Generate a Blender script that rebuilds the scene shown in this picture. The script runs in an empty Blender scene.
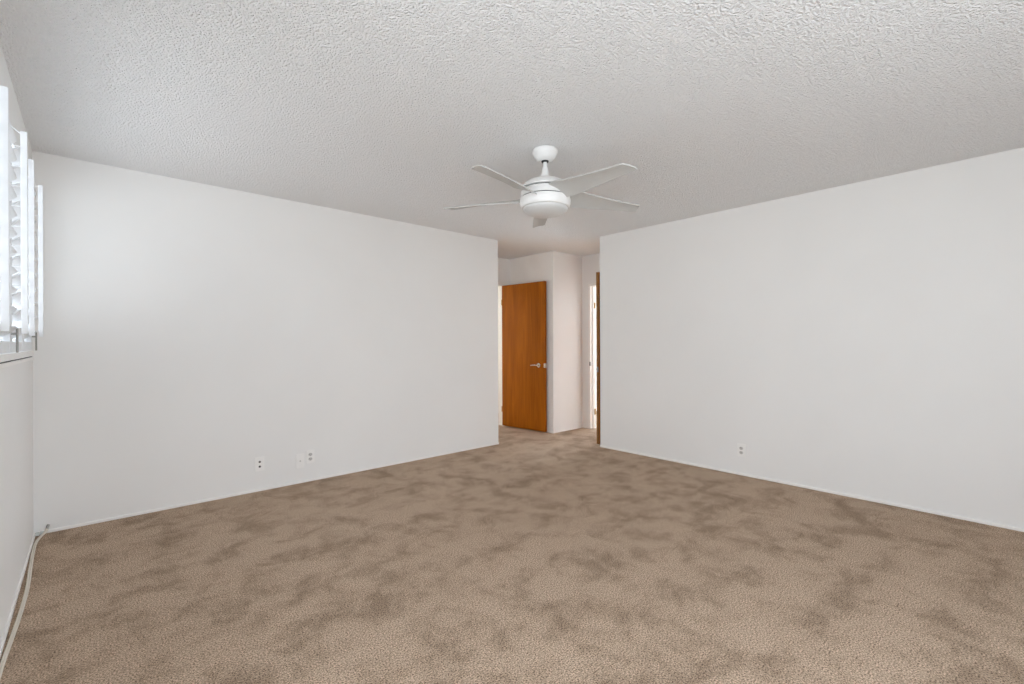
import bpy, bmesh, math, random
from mathutils import Matrix, Vector
random.seed(7)
S = bpy.context.scene
COL = S.collection
PI = math.pi

# ---------------------------------------------------------------- camera
FPX, YAW, ROLL, Y0, CAM_H = 463.5957, 0.738420, -0.003544, 342.85, 1.2113
cd = bpy.data.cameras.new('camera')
cam = bpy.data.objects.new('camera', cd); COL.objects.link(cam)
cd.sensor_width = 36.0
cd.lens = FPX / 1024 * 36
cd.shift_y = (Y0 - 342) / 1024
cd.clip_start = 0.02
cam.matrix_world = (Matrix.Translation((0, 0, CAM_H)) @ Matrix.Rotation(-YAW, 4, 'Z')
                    @ Matrix.Rotation(PI / 2, 4, 'X') @ Matrix.Rotation(ROLL, 4, 'Z'))
S.camera = cam

# ---------------------------------------------------------------- view, world, daylight
S.view_settings.view_transform = 'Standard'
S.view_settings.look = 'None'
S.view_settings.gamma = 1.0
S.view_settings.use_curve_mapping = False
S.view_settings.exposure = -0.17
S.cycles.use_denoising = True
S.cycles.max_bounces = 16
S.cycles.diffuse_bounces = 12
S.cycles.transparent_max_bounces = 16
S.cycles.sample_clamp_indirect = 8.0

W = bpy.data.worlds.new('daylight'); S.world = W; W.use_nodes = True
nt = W.node_tree; nt.nodes.clear()
out = nt.nodes.new('ShaderNodeOutputWorld'); bg = nt.nodes.new('ShaderNodeBackground')
tc = nt.nodes.new('ShaderNodeTexCoord'); sep = nt.nodes.new('ShaderNodeSeparateXYZ')
nt.links.new(tc.outputs['Generated'], sep.inputs[0])
def wmath(op, a, b):
    n = nt.nodes.new('ShaderNodeMath'); n.operation = op
    for k, v in enumerate((a, b)):
        if hasattr(v, 'links'): nt.links.new(v, n.inputs[k])
        else: n.inputs[k].default_value = v
    return n.outputs[0]
def wstep(v, a, b):
    n = nt.nodes.new('ShaderNodeMapRange'); n.interpolation_type = 'SMOOTHSTEP'
    n.inputs['From Min'].default_value = a; n.inputs['From Max'].default_value = b
    nt.links.new(v, n.inputs['Value']); return n.outputs[0]
def wmix(f, a, b):
    n = nt.nodes.new('ShaderNodeMix'); n.data_type = 'RGBA'
    for sock, v in ((n.inputs[0], f), (n.inputs[6], a), (n.inputs[7], b)):
        if hasattr(v, 'links'): nt.links.new(v, sock)
        else: sock.default_value = (*v, 1)
    return n.outputs[2]
def shade(v, tint): return tuple(v * c for c in tint)
WX, WY, WZ = sep.outputs
COOL, PALE, WARM = (0.925, 1.0, 1.085), (0.94, 1.005, 1.06), (0.88, 1.0, 1.11)
fz = wstep(WZ, -0.06, 0.06)
south = wmix(fz, shade(4.5, PALE), shade(5.4, COOL))      # bright sky behind the camera, ground brightened to light the ceiling
west = wmix(fz, shade(4.6, PALE), shade(4.2, COOL))       # duller side outside the shuttered window
other = wmix(fz, shade(18.0, WARM), shade(18.0, WARM))      # sunny side past the hall
f_out = wstep(wmath('MINIMUM', WX, WY), 0.08, -0.08)
f_west = wstep(wmath('SUBTRACT', WY, WX), -0.12, 0.12)
nt.links.new(wmix(f_out, other, wmix(f_west, south, west)), bg.inputs[0]); nt.links.new(bg.outputs[0], out.inputs[0])
bg.inputs['Strength'].default_value = 1.0

def sun(name, direction, strength, angle=0.009):
    d = bpy.data.lights.new(name, 'SUN'); d.energy = strength; d.angle = angle; d.color = (1, 0.97, 0.93)
    o = bpy.data.objects.new(name, d); COL.objects.link(o); o.location = (9, 6, 8)
    o.rotation_euler = Vector(direction).to_track_quat('-Z', 'Y').to_euler()
sun('sun', (-0.80, -0.10, -0.80), 11.0)

def portal(name, loc, rot, sx, sy):
    d = bpy.data.lights.new(name, 'AREA'); d.shape = 'RECTANGLE'; d.size = sx; d.size_y = sy
    d.cycles.is_portal = True
    o = bpy.data.objects.new(name, d); COL.objects.link(o); o.location = loc; o.rotation_euler = rot

# ---------------------------------------------------------------- room numbers (metres)
H = 2.44
XL, XR, YF, YN = -0.268, 4.382, 4.22, -1.2     # left wall, right wall, far wall, near wall (behind camera)
XA, YB = 3.6155, 3.294                         # ends of the far wall and of the right wall
XC, YC, XD = 4.582, 4.2156, 5.19               # hall corners
YV = 5.08                                      # wall with the doorway behind the vestibule
T = 0.12
WY0, WY1, WZ0, WZ1 = 2.065, 4.08, 1.17, 2.19   # window in the left wall
NX0, NX1, NZ0, NZ1 = -0.1, 2.3, 0.06, 2.16
SWY0, SWY1, SWZ0, SWZ1 = -0.95, 1.15, 0.06, 2.16   # unseen glazing added beside the camera to light the right wall      # unseen glazing added in the near wall for light

portal('window_portal', (XL - T - 0.03, (WY0 + WY1) / 2, (WZ0 + WZ1) / 2), (0, -PI / 2, 0), WZ1 - WZ0, WY1 - WY0)
portal('added_side_portal', (XL - T - 0.03, (SWY0 + SWY1) / 2, (SWZ0 + SWZ1) / 2), (0, -PI / 2, 0), SWZ1 - SWZ0, SWY1 - SWY0)
portal('added_glazing_portal', ((NX0 + NX1) / 2, YN - T - 0.03, (NZ0 + NZ1) / 2), (PI / 2, 0, 0), NX1 - NX0, NZ1 - NZ0)

# ---------------------------------------------------------------- materials
def mat(name, col, rough=0.5, metal=0.0, spec=0.5):
    m = bpy.data.materials.new(name); m.use_nodes = True
    p = m.node_tree.nodes['Principled BSDF']
    p.inputs['Base Color'].default_value = (*col, 1); p.inputs['Roughness'].default_value = rough
    p.inputs['Metallic'].default_value = metal; p.inputs['Specular IOR Level'].default_value = spec
    return m, m.node_tree, p
def N(t, kind, **kw):
    n = t.nodes.new(kind)
    for k, v in kw.items():
        if k in n.inputs: n.inputs[k].default_value = v
        else: setattr(n, k, v)
    return n
def objco(t, scale=(1, 1, 1), rot=(0, 0, 0)):
    c = t.nodes.new('ShaderNodeTexCoord'); mp = t.nodes.new('ShaderNodeMapping')
    mp.inputs['Scale'].default_value = scale; mp.inputs['Rotation'].default_value = rot
    t.links.new(c.outputs['Object'], mp.inputs[0]); return mp.outputs[0]
def ramp(t, fac, stops):
    r = t.nodes.new('ShaderNodeValToRGB'); el = r.color_ramp.elements
    el[0].position, el[0].color = stops[0][0], (*stops[0][1], 1)
    el[1].position, el[1].color = stops[-1][0], (*stops[-1][1], 1)
    for p, c in stops[1:-1]: q = el.new(p); q.color = (*c, 1)
    t.links.new(fac, r.inputs[0]); return r.outputs[0]
def mixc(t, fac, a, b, blend='MIX'):
    m = t.nodes.new('ShaderNodeMix'); m.data_type = 'RGBA'; m.blend_type = blend
    for sock, v in ((m.inputs[0], fac), (m.inputs[6], a), (m.inputs[7], b)):
        if hasattr(v, 'links'): t.links.new(v, sock)
        else: sock.default_value = v if isinstance(v, (int, float)) else (*v, 1)
    return m.outputs[2]
def bump(t, p, h, strength, dist):
    b = N(t, 'ShaderNodeBump', Strength=strength, Distance=dist)
    t.links.new(h, b.inputs['Height']); t.links.new(b.outputs[0], p.inputs['Normal'])

def wall_paint(name, col):
    m, t, p = mat(name, col, 0.55, 0, 0.3)
    co = objco(t)
    n1 = N(t, 'ShaderNodeTexNoise', Scale=1.3, Detail=3); t.links.new(co, n1.inputs['Vector'])
    a = tuple(c * 0.975 for c in col)
    t.links.new(ramp(t, n1.outputs['Fac'], [(0.35, a), (0.65, col)]), p.inputs['Base Color'])
    n2 = N(t, 'ShaderNodeTexNoise', Scale=140, Detail=2); t.links.new(co, n2.inputs['Vector'])
    bump(t, p, n2.outputs['Fac'], 0.12, 0.002)
    return m
M_WALL = wall_paint('wall paint', (0.86, 0.855, 0.842))
M_CREAM = wall_paint('cream paint', (0.86, 0.80, 0.68))

def ceiling_mat():
    m, t, p = mat('sprayed ceiling texture', (0.91, 0.91, 0.91), 0.9, 0, 0.2)
    co = objco(t)
    n1 = N(t, 'ShaderNodeTexNoise', Scale=115, Detail=3, Roughness=0.6); t.links.new(co, n1.inputs['Vector'])
    v = N(t, 'ShaderNodeTexVoronoi', Scale=125, feature='SMOOTH_F1'); t.links.new(co, v.inputs['Vector'])
    sb = N(t, 'ShaderNodeMath', operation='SUBTRACT'); t.links.new(n1.outputs['Fac'], sb.inputs[0]); t.links.new(v.outputs['Distance'], sb.inputs[1])
    bump(t, p, sb.outputs[0], 1.0, 0.0115)
    return m
M_CEIL = ceiling_mat()

def carpet_mat():
    m, t, p = mat('brown cut pile carpet', (0.25, 0.18, 0.13), 1.0, 0, 0.05)
    co = objco(t)
    # big patches of pile brushed one way or the other
    wv = N(t, 'ShaderNodeTexNoise', Scale=4.2, Detail=10, Roughness=0.72, Distortion=0.35); t.links.new(co, wv.inputs['Vector'])
    co2 = objco(t, (0.45, 2.6, 1), (0, 0, 0.12))
    ws = N(t, 'ShaderNodeTexNoise', Scale=1.6, Detail=6, Roughness=0.6, Distortion=0.4); t.links.new(co2, ws.inputs['Vector'])
    mx = N(t, 'ShaderNodeMix'); mx.data_type = 'FLOAT'; mx.inputs[0].default_value = 0.22
    t.links.new(wv.outputs['Fac'], mx.inputs[2]); t.links.new(ws.outputs['Fac'], mx.inputs[3])
    pile = ramp(t, mx.outputs[0], [(0.40, (0.36, 0.265, 0.192)), (0.46, (0.445, 0.333, 0.244)), (0.505, (0.505, 0.382, 0.283)), (0.56, (0.545, 0.415, 0.311))])
    # tufts
    n = N(t, 'ShaderNodeTexNoise', Scale=165, Detail=2, Roughness=0.7); t.links.new(co, n.inputs['Vector'])
    tuft = ramp(t, n.outputs['Fac'], [(0.34, (0.24, 0.22, 0.20)), (0.49, (0.97, 0.97, 0.97)), (0.65, (1.6, 1.6, 1.6))])
    t.links.new(mixc(t, 1.0, pile, tuft, 'MULTIPLY'), p.inputs['Base Color'])
    bump(t, p, n.outputs['Fac'], 0.8, 0.012)
    return m
M_CARPET = carpet_mat()

def wood_mat():
    m, t, p = mat('orange varnished veneer', (0.3, 0.11, 0.02), 0.5, 0, 0.12)
    co = objco(t, (1, 1, 0.09))
    n = N(t, 'ShaderNodeTexNoise', Scale=9, Detail=6, Roughness=0.6, Distortion=1.2); t.links.new(co, n.inputs['Vector'])
    co2 = objco(t, (1, 1, 0.02))
    f = N(t, 'ShaderNodeTexNoise', Scale=95, Detail=3); t.links.new(co2, f.inputs['Vector'])
    c1 = ramp(t, n.outputs['Fac'], [(0.3, (0.28, 0.076, 0.002)), (0.5, (0.365, 0.104, 0.003)), (0.7, (0.45, 0.138, 0.005))])
    c2 = ramp(t, f.outputs['Fac'], [(0.35, (0.88, 0.85, 0.82)), (0.6, (1, 1, 1))])
    t.links.new(mixc(t, 1.0, c1, c2, 'MULTIPLY'), p.inputs['Base Color'])
    return m
M_WOOD = wood_mat()
def plain(name, col, rough=0.5, metal=0.0, spec=0.5, var=0.03, sc=30):
    m, t, p = mat(name, col, rough, metal, spec)
    n = N(t, 'ShaderNodeTexNoise', Scale=sc, Detail=2); t.links.new(objco(t), n.inputs['Vector'])
    t.links.new(ramp(t, n.outputs['Fac'], [(0.3, tuple(c * (1 - var) for c in col)), (0.7, col)]), p.inputs['Base Color'])
    return m
M_EDGE = plain('dark stained door edge', (0.29, 0.135, 0.040), 0.5, 0, 0.2, 0.2, 20)
M_TRIM = plain('white gloss trim paint', (0.93, 0.91, 0.88), 0.35)
M_SHUT = plain('white shutter lacquer', (0.83, 0.85, 0.87), 0.3)
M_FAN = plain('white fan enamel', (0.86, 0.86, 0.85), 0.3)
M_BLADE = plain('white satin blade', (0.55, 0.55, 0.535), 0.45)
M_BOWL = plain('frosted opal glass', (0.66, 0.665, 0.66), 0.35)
M_PLATE = plain('white plate plastic', (0.91, 0.90, 0.88), 0.35)
M_SOCK = plain('grey socket plastic', (0.60, 0.59, 0.57), 0.4)
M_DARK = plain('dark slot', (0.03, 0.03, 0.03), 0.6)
M_CHROME = plain('satin nickel', (0.78, 0.74, 0.68), 0.25, 1.0)
M_BRASS = plain('aged brass', (0.55, 0.38, 0.20), 0.35, 1.0)
M_STEEL = plain('grey steel', (0.32, 0.32, 0.30), 0.45, 0.8)
M_CORD = plain('beige cord vinyl', (0.76, 0.70, 0.61), 0.5)
M_ALU = plain('white aluminium', (0.8, 0.8, 0.8), 0.4)
M_CLEAR = plain('translucent clip plastic', (0.62, 0.65, 0.64), 0.2)
def glass_mat():
    m = bpy.data.materials.new('window glass'); m.use_nodes = True; t = m.node_tree; t.nodes.clear()
    o = t.nodes.new('ShaderNodeOutputMaterial'); mx = t.nodes.new('ShaderNodeMixShader')
    tr = t.nodes.new('ShaderNodeBsdfTransparent'); gl = N(t, 'ShaderNodeBsdfGlossy', Roughness=0.02)
    lw = N(t, 'ShaderNodeLayerWeight', Blend=0.5)
    pw = N(t, 'ShaderNodeMath', operation='POWER'); t.links.new(lw.outputs['Facing'], pw.inputs[0]); pw.inputs[1].default_value = 5.0
    ma = N(t, 'ShaderNodeMath', operation='MULTIPLY_ADD'); t.links.new(pw.outputs[0], ma.inputs[0]); ma.inputs[1].default_value = 0.8; ma.inputs[2].default_value = 0.04
    t.links.new(ma.outputs[0], mx.inputs[0]); t.links.new(tr.outputs[0], mx.inputs[1]); t.links.new(gl.outputs[0], mx.inputs[2]); t.links.new(mx.outputs[0], o.inputs[0])
    return m
M_GLASS = glass_mat()

# ---------------------------------------------------------------- mesh helpers
def box(bm, x0, x1, y0, y1, z0, z1, bevel=0.0, mtx=None):
    g = bmesh.ops.create_cube(bm, size=1.0)
    vs = g['verts']
    bmesh.ops.scale(bm, vec=(x1 - x0, y1 - y0, z1 - z0), verts=vs)
    bmesh.ops.translate(bm, vec=((x0 + x1) / 2, (y0 + y1) / 2, (z0 + z1) / 2), verts=vs)
    if bevel:
        es = list({e for v in vs for e in v.link_edges})
        r = bmesh.ops.bevel(bm, geom=es, offset=bevel, segments=2, affect='EDGES', profile=0.6)
        vs = list({v for f in r['faces'] for v in f.verts} | {v for v in vs if v.is_valid})
    if mtx is not None: bmesh.ops.transform(bm, matrix=mtx, verts=vs)
    return vs
def lathe(bm, prof, n=64, cap0=False, cap1=False, centre=(0, 0), mtx=None):
    rings = []
    for r, z in prof:
        if r < 1e-6: rings.append([bm.verts.new((centre[0], centre[1], z))])
        else: rings.append([bm.verts.new((centre[0] + r * math.cos(2 * PI * k / n), centre[1] + r * math.sin(2 * PI * k / n), z)) for k in range(n)])
    for a, b in zip(rings, rings[1:]):
        if len(a) == 1 and len(b) == 1: continue
        for k in range(n):
            k2 = (k + 1) % n
            if len(a) == 1: bm.faces.new((a[0], b[k2], b[k]))
            elif len(b) == 1: bm.faces.new((a[k], a[k2], b[0]))
            else: bm.faces.new((a[k], a[k2], b[k2], b[k]))
    if cap0 and len(rings[0]) > 1: bm.faces.new(rings[0])
    if cap1 and len(rings[-1]) > 1: bm.faces.new(rings[-1])
    vs = [v for r in rings for v in r]
    if mtx is not None: bmesh.ops.transform(bm, matrix=mtx, verts=vs)
def tube(bm, pts, r, n=10):
    pts = [Vector(p) for p in pts]; rings = []
    rr = r if isinstance(r, (list, tuple)) else [r] * len(pts)
    for i, p in enumerate(pts):
        d = (pts[min(i + 1, len(pts) - 1)] - pts[max(i - 1, 0)]).normalized()
        s = d.cross(Vector((0, 0, 1)))
        if s.length < 1e-3: s = d.cross(Vector((0, 1, 0)))
        s.normalize(); u = s.cross(d)
        rings.append([bm.verts.new(p + rr[i] * (math.cos(2 * PI * k / n) * s + math.sin(2 * PI * k / n) * u)) for k in range(n)])
    for a, b in zip(rings, rings[1:]):
        for k in range(n): bm.faces.new((a[k], a[(k + 1) % n], b[(k + 1) % n], b[k]))
    bm.faces.new(rings[0][::-1]); bm.faces.new(rings[-1])
def smoothpath(pts, sub=8):
    pts = [Vector(p) for p in pts]; o = []
    for i in range(len(pts) - 1):
        p0, p1, p2, p3 = pts[max(i - 1, 0)], pts[i], pts[i + 1], pts[min(i + 2, len(pts) - 1)]
        for k in range(sub):
            t = k / sub
            o.append(0.5 * ((2 * p1) + (p2 - p0) * t + (2 * p0 - 5 * p1 + 4 * p2 - p3) * t * t + (3 * p1 - p0 - 3 * p2 + p3) * t ** 3))
    o.append(pts[-1]); return o
def obj(name, bm, m, parent=None, smooth=False, loc=None, rot=None):
    bmesh.ops.recalc_face_normals(bm, faces=bm.faces)
    me = bpy.data.meshes.new(name); bm.to_mesh(me); bm.free()
    if smooth:
        for p in me.polygons: p.use_smooth = True
        try: me.set_sharp_from_angle(angle=math.radians(38))
        except Exception: pass
    me.materials.append(m)
    o = bpy.data.objects.new(name, me); COL.objects.link(o)
    if parent: o.parent = parent
    if loc is not None: o.location = loc
    if rot is not None: o.rotation_euler = rot
    return o
def thing(name, label, cat, loc=(0, 0, 0), rot=(0, 0, 0), group=None):
    o = bpy.data.objects.new(name, None); COL.objects.link(o); o.location = loc; o.rotation_euler = rot
    o.empty_display_size = 0.1
    return tag(o, label, cat, group)
def tag(o, label, cat, group=None):
    o['label'] = label; o['category'] = cat
    if group: o['group'] = group
    return o
def struct(name, bm, m, label=None, cat=None):
    o = obj(name, bm, m); o['kind'] = 'structure'
    if label: o['label'] = label
    if cat: o['category'] = cat
    return o
def boxes(*bs, bevel=0.0):
    bm = bmesh.new()
    for b in bs: box(bm, *b, bevel=bevel)
    return bm

# ---------------------------------------------------------------- setting
EX0, EX1, EY0, EY1 = XD + T, 7.9, 2.3, 5.0        # sunny room past the hall
VX0, VX1, VY1 = 2.9, 5.2, 7.2                     # room behind the left doorway
struct('floor', boxes((XL - T, EX1 + T, YN - T, VY1 + T, -0.10, 0.0)), M_CARPET, 'brown cut pile carpet with brushed patches', 'floor')
struct('ceiling', boxes((XL - T, EX1 + T, YN - T, VY1 + T, H, H + 0.12)), M_CEIL, 'white sprayed texture ceiling', 'ceiling')
struct('wall_left', boxes((XL - T, XL, YN, SWY0, 0, H), (XL - T, XL, SWY1, WY0, 0, H), (XL - T, XL, SWY0, SWY1, 0, SWZ0), (XL - T, XL, SWY0, SWY1, SWZ1, H), (XL - T, XL, WY1, YF + T, 0, H),
                          (XL - T, XL, WY0, WY1, 0, WZ0), (XL - T, XL, WY0, WY1, WZ1, H)), M_WALL, 'pale wall with the shuttered window', 'wall')
struct('wall_far', boxes((XL, XA, YF, YF + T, 0, H)), M_WALL, 'plain pale wall with three outlet plates', 'wall')
struct('wall_right', boxes((XR, XR + T, YN, YB, 0, H)), M_WALL, 'plain pale wall with a single outlet', 'wall')
struct('wall_near', boxes((XL - T, NX0, YN - T, YN, 0, H), (NX1, XR + T, YN - T, YN, 0, H),
                          (NX0, NX1, YN - T, YN, 0, NZ0), (NX0, NX1, YN - T, YN, NZ1, H)), M_WALL, 'wall with added wide glazing facing the far wall', 'wall')
struct('wall_hall_right', boxes((XR + T, XD, YB - T, YB, 0, H)), M_WALL, 'hall wall behind the open brown door', 'wall')
struct('wall_hall_back', boxes((XC, XD + T, YC, YC + T, 0, H)), M_WALL, 'short bright hall wall between corner and end doorway', 'wall')
struct('wall_vestibule_right', boxes((XC, XC + T, YC + T, YV, 0, H)), M_WALL, 'shaded wall behind the open orange door', 'wall')
struct('wall_vestibule_left', boxes((XA - T, XA, YF + T, YV, 0, H)), M_WALL, 'vestibule wall behind the far wall', 'wall')
# doorway at the back of the vestibule
DX0, DX1, DH = 3.69, 4.475, 2.052
struct('wall_vestibule_back', boxes((VX0, DX0, YV, YV + T, 0, H), (DX1, EX0, YV, YV + T, 0, H), (DX0, DX1, YV, YV + T, DH, H)), M_WALL,
       'wall over the doorway of the orange door', 'wall')
# doorway at the end of the hall
EH0, EH1, EHH = 3.345, 4.100, 2.035
struct('wall_hall_end', boxes((XD, XD + T, EY0, EH0, 0, H), (XD, XD + T, EH1, YC, 0, H), (XD, XD + T, YC + T, YV, 0, H), (XD, XD + T, EH0, EH1, EHH, H)), M_WALL,
       'hall end wall around the bright doorway', 'wall')
# sunny room past the hall
SY0, SY1, SZ0, SZ1 = 2.6, 4.7, 0.12, 2.1
struct('wall_sunny_room', boxes((EX0, EX1, EY0 - T, EY0, 0, H), (EX0, EX1, EY1 + 0.08, EY1 + 0.2, 0, H),
                                (EX1, EX1 + T, EY0 - T, SY0, 0, H), (EX1, EX1 + T, SY1, EY1 + 0.2, 0, H),
                                (EX1, EX1 + T, SY0, SY1, 0, SZ0), (EX1, EX1 + T, SY0, SY1, SZ1, H)), M_WALL, 'walls of the sunny room past the hall', 'wall')
portal('sunny_room_portal', (EX1 + T + 0.03, (SY0 + SY1) / 2, (SZ0 + SZ1) / 2), (0, PI / 2, 0), SZ1 - SZ0, SY1 - SY0)
# room behind the orange door
struct('wall_cream_room', boxes((VX0 - T, VX0, YV, VY1 + T, 0, H), (VX1, VX1 + T, YV + T, VY1 + T, 0, H),
                                (VX0, 3.1, VY1, VY1 + T, 0, H), (4.7, VX1, VY1, VY1 + T, 0, H), (3.1, 4.7, VY1, VY1 + T, 0, 0.9), (3.1, 4.7, VY1, VY1 + T, 2.1, H)),
       M_CREAM, 'cream walls of the room behind the orange door', 'wall')
portal('cream_room_portal', (3.9, VY1 + T + 0.03, 1.5), (-PI / 2, 0, 0), 1.6, 1.2)

# low base strips
bh, bt = 0.020, 0.010
def strip(name, x0, x1, y0, y1):
    bm = bmesh.new(); box(bm, x0, x1, y0, y1, 0, bh, 0.003); return struct(name, bm, M_TRIM)
strip('baseboard_left', XL, XL + bt, SWY1, YF)
strip('baseboard_far', XL + bt, XA, YF - bt, YF)
strip('baseboard_right', XR - bt, XR, YN, YB)
strip('baseboard_hall_back', XC - bt, XD - bt, YC - bt, YC)
strip('baseboard_vestibule_right', XC - bt, XC, YC, YV)
strip('baseboard_hall_end', XD - bt, XD, EH1, YC)

# end doorway: flush jamb with strike plate and two hinges
fr = thing('door_frame', 'white door frame at the bright hall end with dark strike plate', 'door frame', (XD, EH1, 0))
fr['kind'] = 'structure'; fr.name = 'trim_1'
jw = 0.030
bm = bmesh.new()
box(bm, -0.006, T + 0.006, -jw, 0.0, 0, EHH, 0.003)
box(bm, 0.045, T - 0.012, -jw - 0.012, -jw, 0, EHH - jw, 0.002)
obj('jamb', bm, M_TRIM, fr)
bm = bmesh.new(); box(bm, -0.006, T + 0.006, EH0 - EH1, -jw, EHH - jw, EHH, 0.003)
obj('head', bm, M_TRIM, fr)
bm = bmesh.new(); box(bm, -0.009, 0.018, -jw - 0.0015, -jw + 0.014, 0.885, 0.940, 0.001)
obj('strike_plate', bm, M_STEEL, fr)
for z in (1.735, 0.235):
    bm = bmesh.new()
    box(bm, 0.070, 0.106, -jw - 0.0145, -jw - 0.011, z - 0.04, z + 0.04, 0.001)
    lathe(bm, [(0.006, z - 0.04), (0.006, z + 0.04)], 12, True, True, (0.086, -jw - 0.019))
    obj('hinge', bm, M_BRASS, fr)

# ---------------------------------------------------------------- doors
def lever(parent, y, z, side, toward, m):
    """rose + lever on a door face at x = 0; side = outward x sign, toward = y sign of the handle"""
    bm = bmesh.new()
    R = Matrix.Translation((0, y, z)) @ Matrix.Rotation(side * PI / 2, 4, 'Y')
    lathe(bm, [(0.0, 0.0), (0.033, 0.0), (0.033, 0.004), (0.029, 0.010), (0.014, 0.013), (0.012, 0.045), (0.0, 0.046)], 32, mtx=R)
    x = side * 0.045
    tube(bm, smoothpath([(x * 0.85, y, z), (x, y + toward * 0.006, z), (x * 1.05, y + toward * 0.03, z + 0.002), (x * 1.05, y + toward * 0.075, z), (x * 1.02, y + toward * 0.108, z - 0.004)]), 0.0088, 12)
    return obj('lever_handle', bm, m, parent, True)

# orange door, hinged on the vestibule's back doorway, swung open (local: hinge line at origin, leaf along -y)
L = 0.79
ang = math.atan2(4.535 - 4.455, 5.09 - 4.305)
d1 = thing('door_1', 'orange veneered flush door standing open with nickel lever', 'door', (4.437, 5.09, 0), (0, 0, ang)); d1['kind'] = 'structure'
bm = bmesh.new(); box(bm, 0.0, 0.035, -L, 0.0, 0.012, 2.042, 0.0015); obj('door_leaf', bm, M_WOOD, d1)
lever(d1, -L + 0.105, 0.905, -1, 1, M_CHROME)
bm = bmesh.new(); box(bm, -0.0015, 0.03, -L - 0.0012, -L + 0.022, 0.875, 0.935, 0.001); obj('latch_plate', bm, M_CHROME, d1)
for z in (1.80, 0.25):
    bm = bmesh.new(); lathe(bm, [(0.006, z - 0.04), (0.006, z + 0.04)], 12, True, True, (-0.004, 0.004)); obj('hinge', bm, M_BRASS, d1)
bm = bmesh.new()
box(bm, DX1 - 0.012, DX1, YV - 0.005, YV + T + 0.005, 0, DH); box(bm, DX0, DX0 + 0.02, YV - 0.005, YV + T + 0.005, 0, DH)
box(bm, DX0, DX1, YV - 0.005, YV + T + 0.005, DH - 0.012, DH)
struct('trim_2', bm, M_TRIM)

# brown door, hinged at the hall end, open flat against the hall wall so its free edge shows
d2 = thing('door_2', 'brown wooden door seen edge on beside the right wall end', 'door', (5.175, 3.347, 0), (0, 0, 0)); d2['kind'] = 'structure'
bm = bmesh.new(); box(bm, -0.745, 0.0, 0.0, 0.037, 0.014, 2.042, 0.0015); obj('door_leaf', bm, M_WOOD, d2)
bm = bmesh.new(); box(bm, -0.7462, -0.7445, 0.0005, 0.0365, 0.0145, 2.0415); obj('edge_band', bm, M_EDGE, d2)['label'] = 'dark brown edge of the door'
bm = bmesh.new(); box(bm, -0.7475, -0.74, 0.008, 0.031, 0.862, 0.925, 0.001); obj('latch_plate', bm, M_STEEL, d2)
bm = bmesh.new()
R = Matrix.Translation((-0.685, 0.037, 0.895)) @ Matrix.Rotation(-PI / 2, 4, 'X')
lathe(bm, [(0.0, 0.0), (0.033, 0.0), (0.033, 0.004), (0.029, 0.010), (0.014, 0.013), (0.012, 0.045), (0.0, 0.046)], 32, mtx=R)
tube(bm, smoothpath([(-0.685, 0.075, 0.895), (-0.68, 0.085, 0.895), (-0.64, 0.087, 0.896), (-0.57, 0.084, 0.892)]), 0.0088, 12)
obj('lever_handle', bm, M_CHROME, d2, True)

# ---------------------------------------------------------------- window in the left wall
def window(name, label, axis, a0, a1, z0, z1, at, splits):
    w = thing(name, label, 'window', (0, 0, 0)); w['kind'] = 'structure'
    def bx(bm, u0, u1, w0, w1, d0, d1, bev=0.002):
        if axis == 'Y': box(bm, at + d0, at + d1, u0, u1, w0, w1, bev)
        else: box(bm, u0, u1, at + d0, at + d1, w0, w1, bev)
    bm = bmesh.new(); fw = 0.045
    bx(bm, a0, a1, z0, z0 + fw, -0.03, 0.03); bx(bm, a0, a1, z1 - fw, z1, -0.03, 0.03)
    bx(bm, a0, a0 + fw, z0 + fw, z1 - fw, -0.03, 0.03); bx(bm, a1 - fw, a1, z0 + fw, z1 - fw, -0.03, 0.03)
    for k in range(1, splits):
        u = a0 + (a1 - a0) * k / splits; bx(bm, u - 0.022, u + 0.022, z0 + fw, z1 - fw, -0.025, 0.025)
    obj('window_frame', bm, M_ALU, w)
    for k in range(splits):
        u0 = a0 + (a1 - a0) * k / splits; u1 = a0 + (a1 - a0) * (k + 1) / splits
        bm = bmesh.new(); bx(bm, u0 + 0.02, u1 - 0.02, z0 + 0.04, z1 - 0.04, -0.003, 0.003, 0); obj('pane', bm, M_GLASS, w)
    return w
window('window_1', 'bright window behind the white shutters', 'Y', WY0, WY1, WZ0, WZ1, XL - 0.09, 2)
window('window_added_near', 'unseen wide glazing added behind the camera for light', 'X', NX0, NX1, NZ0, NZ1, YN - 0.06, 3)
window('window_added_side', 'unseen glazed opening added in the window wall beside the camera for light', 'Y', SWY0, SWY1, SWZ0, SWZ1, XL - 0.06, 2)
window('window_3', 'window of the sunny room past the hall', 'Y', SY0, SY1, SZ0, SZ1, EX1 + 0.06, 2)
window('window_4', 'window of the cream room', 'X', 3.1, 4.7, 0.9, 2.1, VY1 + 0.06, 2)
# shutter sill: two boards under the panels, butted at the middle
sill = thing('trim_3', 'white window stool boards under the shutters', 'window sill', (XL, WY0, 0)); sill['kind'] = 'structure'
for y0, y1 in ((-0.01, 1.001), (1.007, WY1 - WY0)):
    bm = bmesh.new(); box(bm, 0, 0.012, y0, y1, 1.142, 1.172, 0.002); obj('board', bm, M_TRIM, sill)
    bm = bmesh.new(); box(bm, 0, 0.007, y0 + 0.01, y1 - 0.03, 1.136, 1.142); obj('shadow_strip', bm, M_DARK, sill)  # dark strip coloured in as the shadow line under the board
    bm = bmesh.new(); box(bm, 0, 0.012, y0, y1, 1.118, 1.136, 0.003); obj('moulding', bm, M_TRIM, sill)
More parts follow.
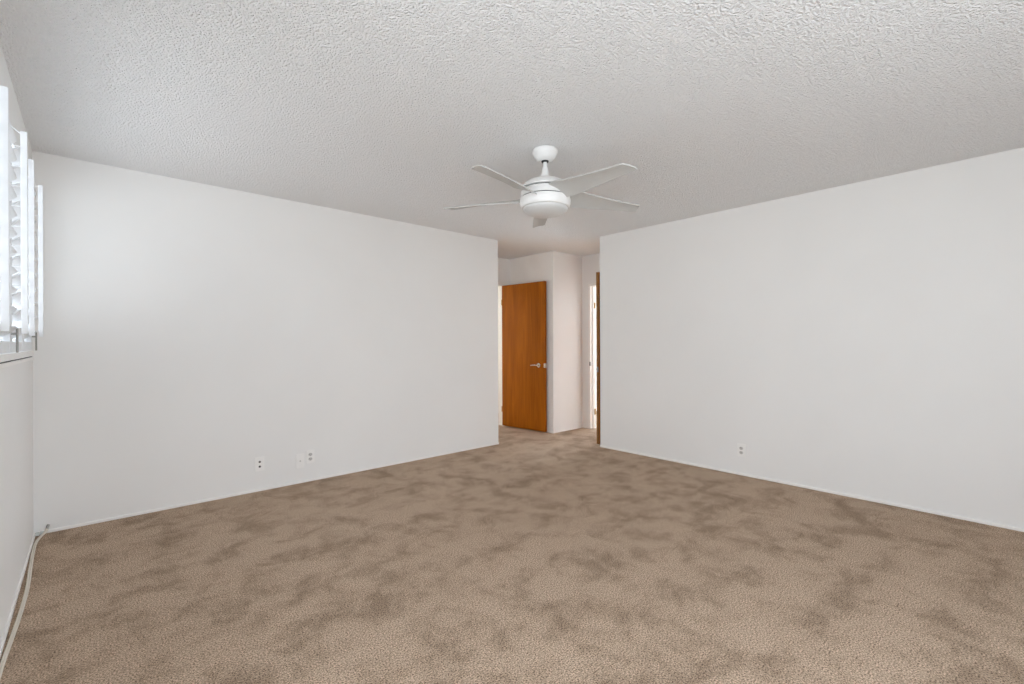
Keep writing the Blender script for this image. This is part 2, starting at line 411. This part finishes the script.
# ---------------------------------------------------------------- shutters
PX = -0.274                       # panel plane
PZ0, PZ1 = 1.174, 2.185
NL, PITCH, LZ0 = 11, 0.0835, 1.262
LW, LTH = 0.089, 0.011
def louver_bm(y0, y1, z, tilt):
    bm = bmesh.new(); n = 16; rings = []
    for y in (y0, y1):
        ring = []
        for k in range(n):
            a = 2 * PI * k / n
            u, v = LW / 2 * math.cos(a), LTH / 2 * math.sin(a)
            x = u * math.cos(tilt) - v * math.sin(tilt); zz = u * math.sin(tilt) + v * math.cos(tilt)
            ring.append(bm.verts.new((x, y, z + zz)))
        rings.append(ring)
    for k in range(n): bm.faces.new((rings[0][k], rings[0][(k + 1) % n], rings[1][(k + 1) % n], rings[1][k]))
    bm.faces.new(rings[0]); bm.faces.new(rings[1][::-1])
    return bm
def shutter(y0, y1, label, tilt, rod_x, rod_top, bar):
    w = y1 - y0
    t = thing('shutter_panel', label, 'shutter', (PX, y0, 0), group='white shutter panels across the left window')
    sw, th = 0.042, 0.0115
    for a, b in ((0.0015, sw), (w - sw, w - 0.0015)):
        bm = bmesh.new(); box(bm, -th, th, a, b, PZ0, PZ1, 0.003); obj('stile', bm, M_SHUT, t)
    for a, b in ((PZ0, 1.226), (PZ1 - 0.028, PZ1)):
        bm = bmesh.new(); box(bm, -th + 0.002, th - 0.002, sw, w - sw, a, b, 0.002); obj('rail', bm, M_SHUT, t)
    rx = rod_x - PX
    for k in range(NL):
        z = LZ0 + k * PITCH
        lv = obj('louver', louver_bm(sw + 0.002, w - sw - 0.002, z, tilt), M_SHUT, t, True)
        ex, ez = LW / 2 * math.cos(tilt), LW / 2 * math.sin(tilt)
        bm = bmesh.new(); tube(bm, [(ex - 0.004, w / 2, z + ez - 0.002), (rx - 0.008, w / 2, min(z + ez, rod_top - 0.012))], 0.0016, 6)
        obj('staple', bm, M_SHUT, lv)
    bm = bmesh.new(); box(bm, rx - 0.010, rx + 0.010, w / 2 - 0.006, w / 2 + 0.006, 1.256, rod_top, 0.002)
    obj('tilt_rod', bm, M_SHUT, t)
    if bar:  # added grey bar standing in for the stile end and gap between panels
        bm = bmesh.new()
        box(bm, th - 0.001, th + 0.016, w - 0.018, w - 0.012, 1.255, 1.265, 0.001)
        tube(bm, [(th + 0.019, w - 0.015, 1.175), (th + 0.019, w - 0.015, 1.285)], 0.0042, 10)
        obj('grey_bar', bm, M_STEEL, t)
    return t
edges = [2.066, 2.568, 3.07, 3.572, 4.076]
labs = ['white shutter panel nearest the camera, cut by the left picture edge',
        'second white shutter panel from the camera, with a grey bolt at its far edge',
        'third white shutter panel from the camera, between the two panels with grey bars',
        'farthest white shutter panel, next to the far wall corner']
TILT = math.radians(38)
for k, (rx, rt) in enumerate(((-0.2125, 2.085), (-0.203, 2.105), (-0.214, 2.134), (-0.210, 2.134))):
    shutter(edges[k], edges[k + 1], labs[k], TILT, rx, rt, k in (1, 3))

# ---------------------------------------------------------------- ceiling fan
FX, FY = 2.143, 2.036
away = math.atan2(FY, FX)
fan = thing('ceiling_fan', 'white five-blade ceiling fan with frosted bowl light on a short downrod', 'ceiling fan', (FX, FY, -0.0252))
fan.scale = (1.0208,) * 3
bm = bmesh.new()
lathe(bm, [(0.0, 2.4149), (0.068, 2.4149), (0.077, 2.409), (0.0795, 2.398), (0.078, 2.388), (0.073, 2.379), (0.069, 2.376), (0.066, 2.366), (0.056, 2.353), (0.040, 2.345), (0.024, 2.342), (0.0, 2.342)], 64)
obj('canopy', bm, M_FAN, fan, True)
bm = bmesh.new(); lathe(bm, [(0.0, 2.346), (0.024, 2.346), (0.021, 2.334), (0.0, 2.332)], 32); obj('hanger_ball', bm, M_DARK, fan, True)
bm = bmesh.new(); lathe(bm, [(0.0125, 2.37), (0.0125, 2.26)], 24, True, True); obj('downrod', bm, M_FAN, fan, True)
bm = bmesh.new(); lathe(bm, [(0.0, 2.300), (0.015, 2.300), (0.019, 2.294), (0.022, 2.268), (0.036, 2.236), (0.046, 2.222), (0.0, 2.222)], 48); obj('coupling_cover', bm, M_FAN, fan, True)
bm = bmesh.new()
lathe(bm, [(0.0, 2.232), (0.045, 2.232), (0.070, 2.228), (0.105, 2.214), (0.132, 2.196), (0.147, 2.180), (0.151, 2.170), (0.149, 2.165), (0.120, 2.165), (0.0, 2.165)], 96)
hs = obj('motor_housing', bm, M_FAN, fan, True)
bm = bmesh.new(); lathe(bm, [(0.0, 2.166), (0.128, 2.166), (0.128, 2.155), (0.0, 2.155)], 64); obj('upper_gap', bm, M_DARK, fan)
bm = bmesh.new(); lathe(bm, [(0.0, 2.157), (0.145, 2.157), (0.150, 2.152), (0.154, 2.130), (0.155, 2.116), (0.152, 2.113), (0.0, 2.113)], 96); obj('blade_band', bm, M_FAN, fan, True)
bm = bmesh.new(); lathe(bm, [(0.0, 2.114), (0.148, 2.114), (0.148, 2.108), (0.0, 2.108)], 64); obj('lower_gap', bm, M_DARK, fan)
bm = bmesh.new(); lathe(bm, [(0.0, 2.109), (0.150, 2.109), (0.156, 2.106), (0.158, 2.095), (0.157, 2.075), (0.152, 2.058), (0.147, 2.050), (0.143, 2.049), (0.0, 2.049)], 96)
ring = obj('light_ring', bm, M_FAN, fan, True)
bm = bmesh.new(); lathe(bm, [(0.143, 2.050), (0.143, 2.046), (0.139, 2.045), (0.0, 2.048)], 64); obj('shadow_gap', bm, M_SOCK, ring)
bm = bmesh.new()
prof = [(0.0, 2.052), (0.140, 2.052), (0.140, 2.046)]
for k in range(1, 15):
    a = k / 14 * PI / 2; prof.append((0.140 * math.cos(a) if k < 14 else 0.0, 2.046 - 0.048 * math.sin(a)))
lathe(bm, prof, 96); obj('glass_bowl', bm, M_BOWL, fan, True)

def blade_bm():
    # radial s, leading edge (w<0, high), trailing edge (w>0, low)
    st = [(0.105, -0.070, 0.030, 2.148, 2.092), (0.150, -0.092, 0.036, 2.148, 2.090), (0.200, -0.096, 0.044, 2.144, 2.089), (0.270, -0.080, 0.049, 2.138, 2.090),
          (0.360, -0.066, 0.050, 2.131, 2.093), (0.450, -0.058, 0.049, 2.125, 2.096), (0.540, -0.052, 0.047, 2.119, 2.097),
          (0.620, -0.048, 0.045, 2.114, 2.098), (0.644, -0.046, 0.044, 2.113, 2.098), (0.652, -0.043, 0.042, 2.112, 2.098), (0.655, -0.036, 0.036, 2.111, 2.099)]
    bm = bmesh.new(); th = 0.007; top = []; bot = []; nw = 6
    for s, w0, w1, z0, z1 in st:
        rt, rb = [], []
        for k in range(nw + 1):
            f = k / nw; w = w0 + (w1 - w0) * f; z = z0 + (z1 - z0) * f + 0.006 * math.sin(PI * f) * (w1 - w0) / 0.13
            sk = s + 0.022 * f * (s / 0.655) ** 4; rt.append(bm.verts.new((sk, w, z + th / 2))); rb.append(bm.verts.new((sk, w, z - th / 2)))
        top.append(rt); bot.append(rb)
    for i in range(len(st) - 1):
        for k in range(nw):
            bm.faces.new((top[i][k], top[i + 1][k], top[i + 1][k + 1], top[i][k + 1]))
            bm.faces.new((bot[i][k], bot[i][k + 1], bot[i + 1][k + 1], bot[i + 1][k]))
        bm.faces.new((top[i][0], bot[i][0], bot[i + 1][0], top[i + 1][0]))
        bm.faces.new((top[i][nw], top[i + 1][nw], bot[i + 1][nw], bot[i][nw]))
    for k in range(nw):
        bm.faces.new((top[0][k], top[0][k + 1], bot[0][k + 1], bot[0][k]))
        bm.faces.new((top[-1][k], bot[-1][k], bot[-1][k + 1], top[-1][k + 1]))
    return bm
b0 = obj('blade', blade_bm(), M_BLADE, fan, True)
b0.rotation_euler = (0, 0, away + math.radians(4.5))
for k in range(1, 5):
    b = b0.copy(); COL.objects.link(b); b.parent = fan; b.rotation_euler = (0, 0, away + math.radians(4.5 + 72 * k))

# ---------------------------------------------------------------- outlet plates (local: plate in the xz plane, front at -y)
def plate_bm(w=0.070, h=0.115, t=0.006):
    bm = bmesh.new(); box(bm, -w / 2, w / 2, -t, 0, -h / 2, h / 2, 0.0025); return bm
def duplex(label, loc, rz, dark):
    t = thing('outlet', label, 'outlet', loc, (0, 0, rz))
    obj('plate', plate_bm(), M_PLATE, t)
    for s in (1, -1):
        bm = bmesh.new()
        lathe(bm, [(0.0, 0.0), (0.0165, 0.0), (0.0165, 0.0025), (0.0, 0.0025)], 32, mtx=Matrix.Translation((0, -0.006, s * 0.0195)) @ Matrix.Rotation(PI / 2, 4, 'X') @ Matrix.Diagonal((1, 0.86, 1, 1)))
        sk = obj('socket', bm, M_SOCK if not dark else M_PLATE, t)
        bm = bmesh.new()
        if dark:
            lathe(bm, [(0.0, 0.0), (0.0085, 0.0), (0.0085, 0.002), (0.0, 0.002)], 20, mtx=Matrix.Translation((0, -0.0085, s * 0.0195)) @ Matrix.Rotation(PI / 2, 4, 'X'))
        else:
            for x, hh in ((-0.006, 0.008), (0.006, 0.0065)):
                box(bm, x - 0.0013, x + 0.0013, -0.0092, -0.0084, s * 0.0195 + 0.003 - hh / 2, s * 0.0195 + 0.003 + hh / 2)
            box(bm, -0.002, 0.002, -0.0092, -0.0084, s * 0.0195 - 0.0095, s * 0.0195 - 0.0055)
        obj('slot', bm, M_DARK, sk)
    bm = bmesh.new(); lathe(bm, [(0.0, 0.0), (0.003, 0.0), (0.002, 0.0015), (0.0, 0.0016)], 12, mtx=Matrix.Translation((0, -0.006, 0)) @ Matrix.Rotation(PI / 2, 4, 'X'))
    obj('screw', bm, M_PLATE, t)
    return t
duplex('white wall plate with two round dark jacks, nearest the window on the far wall', (1.028, YF, 0.222), 0, True)
duplex('white duplex outlet on the far wall, right of the blank cable plate', (1.431, YF, 0.216), 0, False)
duplex('white duplex outlet low on the right wall', (XR, 1.717, 0.226), -PI / 2, False)
cp = thing('cable_plate', 'white wall plate with one small centre jack on the far wall', 'outlet', (1.346, YF, 0.192))
obj('plate', plate_bm(0.068, 0.122), M_PLATE, cp)
bm = bmesh.new(); lathe(bm, [(0.0, 0.0), (0.0065, 0.0), (0.0065, 0.003), (0.0045, 0.003), (0.0045, 0.010), (0.0, 0.010)], 20, mtx=Matrix.Translation((0, -0.006, 0)) @ Matrix.Rotation(PI / 2, 4, 'X'))
obj('jack', bm, M_SOCK, cp, True)

# ---------------------------------------------------------------- cord on the carpet along the left wall
cord = thing('cord', 'beige twin cord lying on the carpet along the window wall', 'cord', (-0.24, 2.6, 0))
path = [(-0.205, 4.196, 0.040), (-0.214, 4.185, 0.016), (-0.232, 4.14, 0.007), (-0.247, 4.02, 0.006), (-0.246, 3.8, 0.006), (-0.240, 3.572, 0.006), (-0.232, 3.303, 0.006), (-0.234, 3.03, 0.006),
        (-0.241, 2.779, 0.006), (-0.248, 2.57, 0.006), (-0.250, 2.2, 0.006), (-0.246, 1.7, 0.006)]
loc = Vector((-0.24, 2.6, 0))
sp = smoothpath(path, 10)
bm = bmesh.new()
for s in (-1, 1):
    tube(bm, [p - loc + Vector((s * 0.0036, 0, 0)) for p in sp], 0.0042, 8)
obj('cable', bm, M_CORD, cord, True)
bm = bmesh.new(); tube(bm, [Vector((-0.206, 4.197, 0.034)) - loc, Vector((-0.200, 4.203, 0.058)) - loc], [0.008, 0.007], 12); obj('connector', bm, M_STEEL, cord, True)
for (x, y) in ((-0.228, 4.198), (-0.250, 4.19)):
    bm = bmesh.new(); box(bm, x - 0.010, x + 0.010, y - 0.010, y + 0.010, 0.001, 0.022, 0.004); o = obj('cable_clip', bm, M_CLEAR, cord)
    o.location = -loc
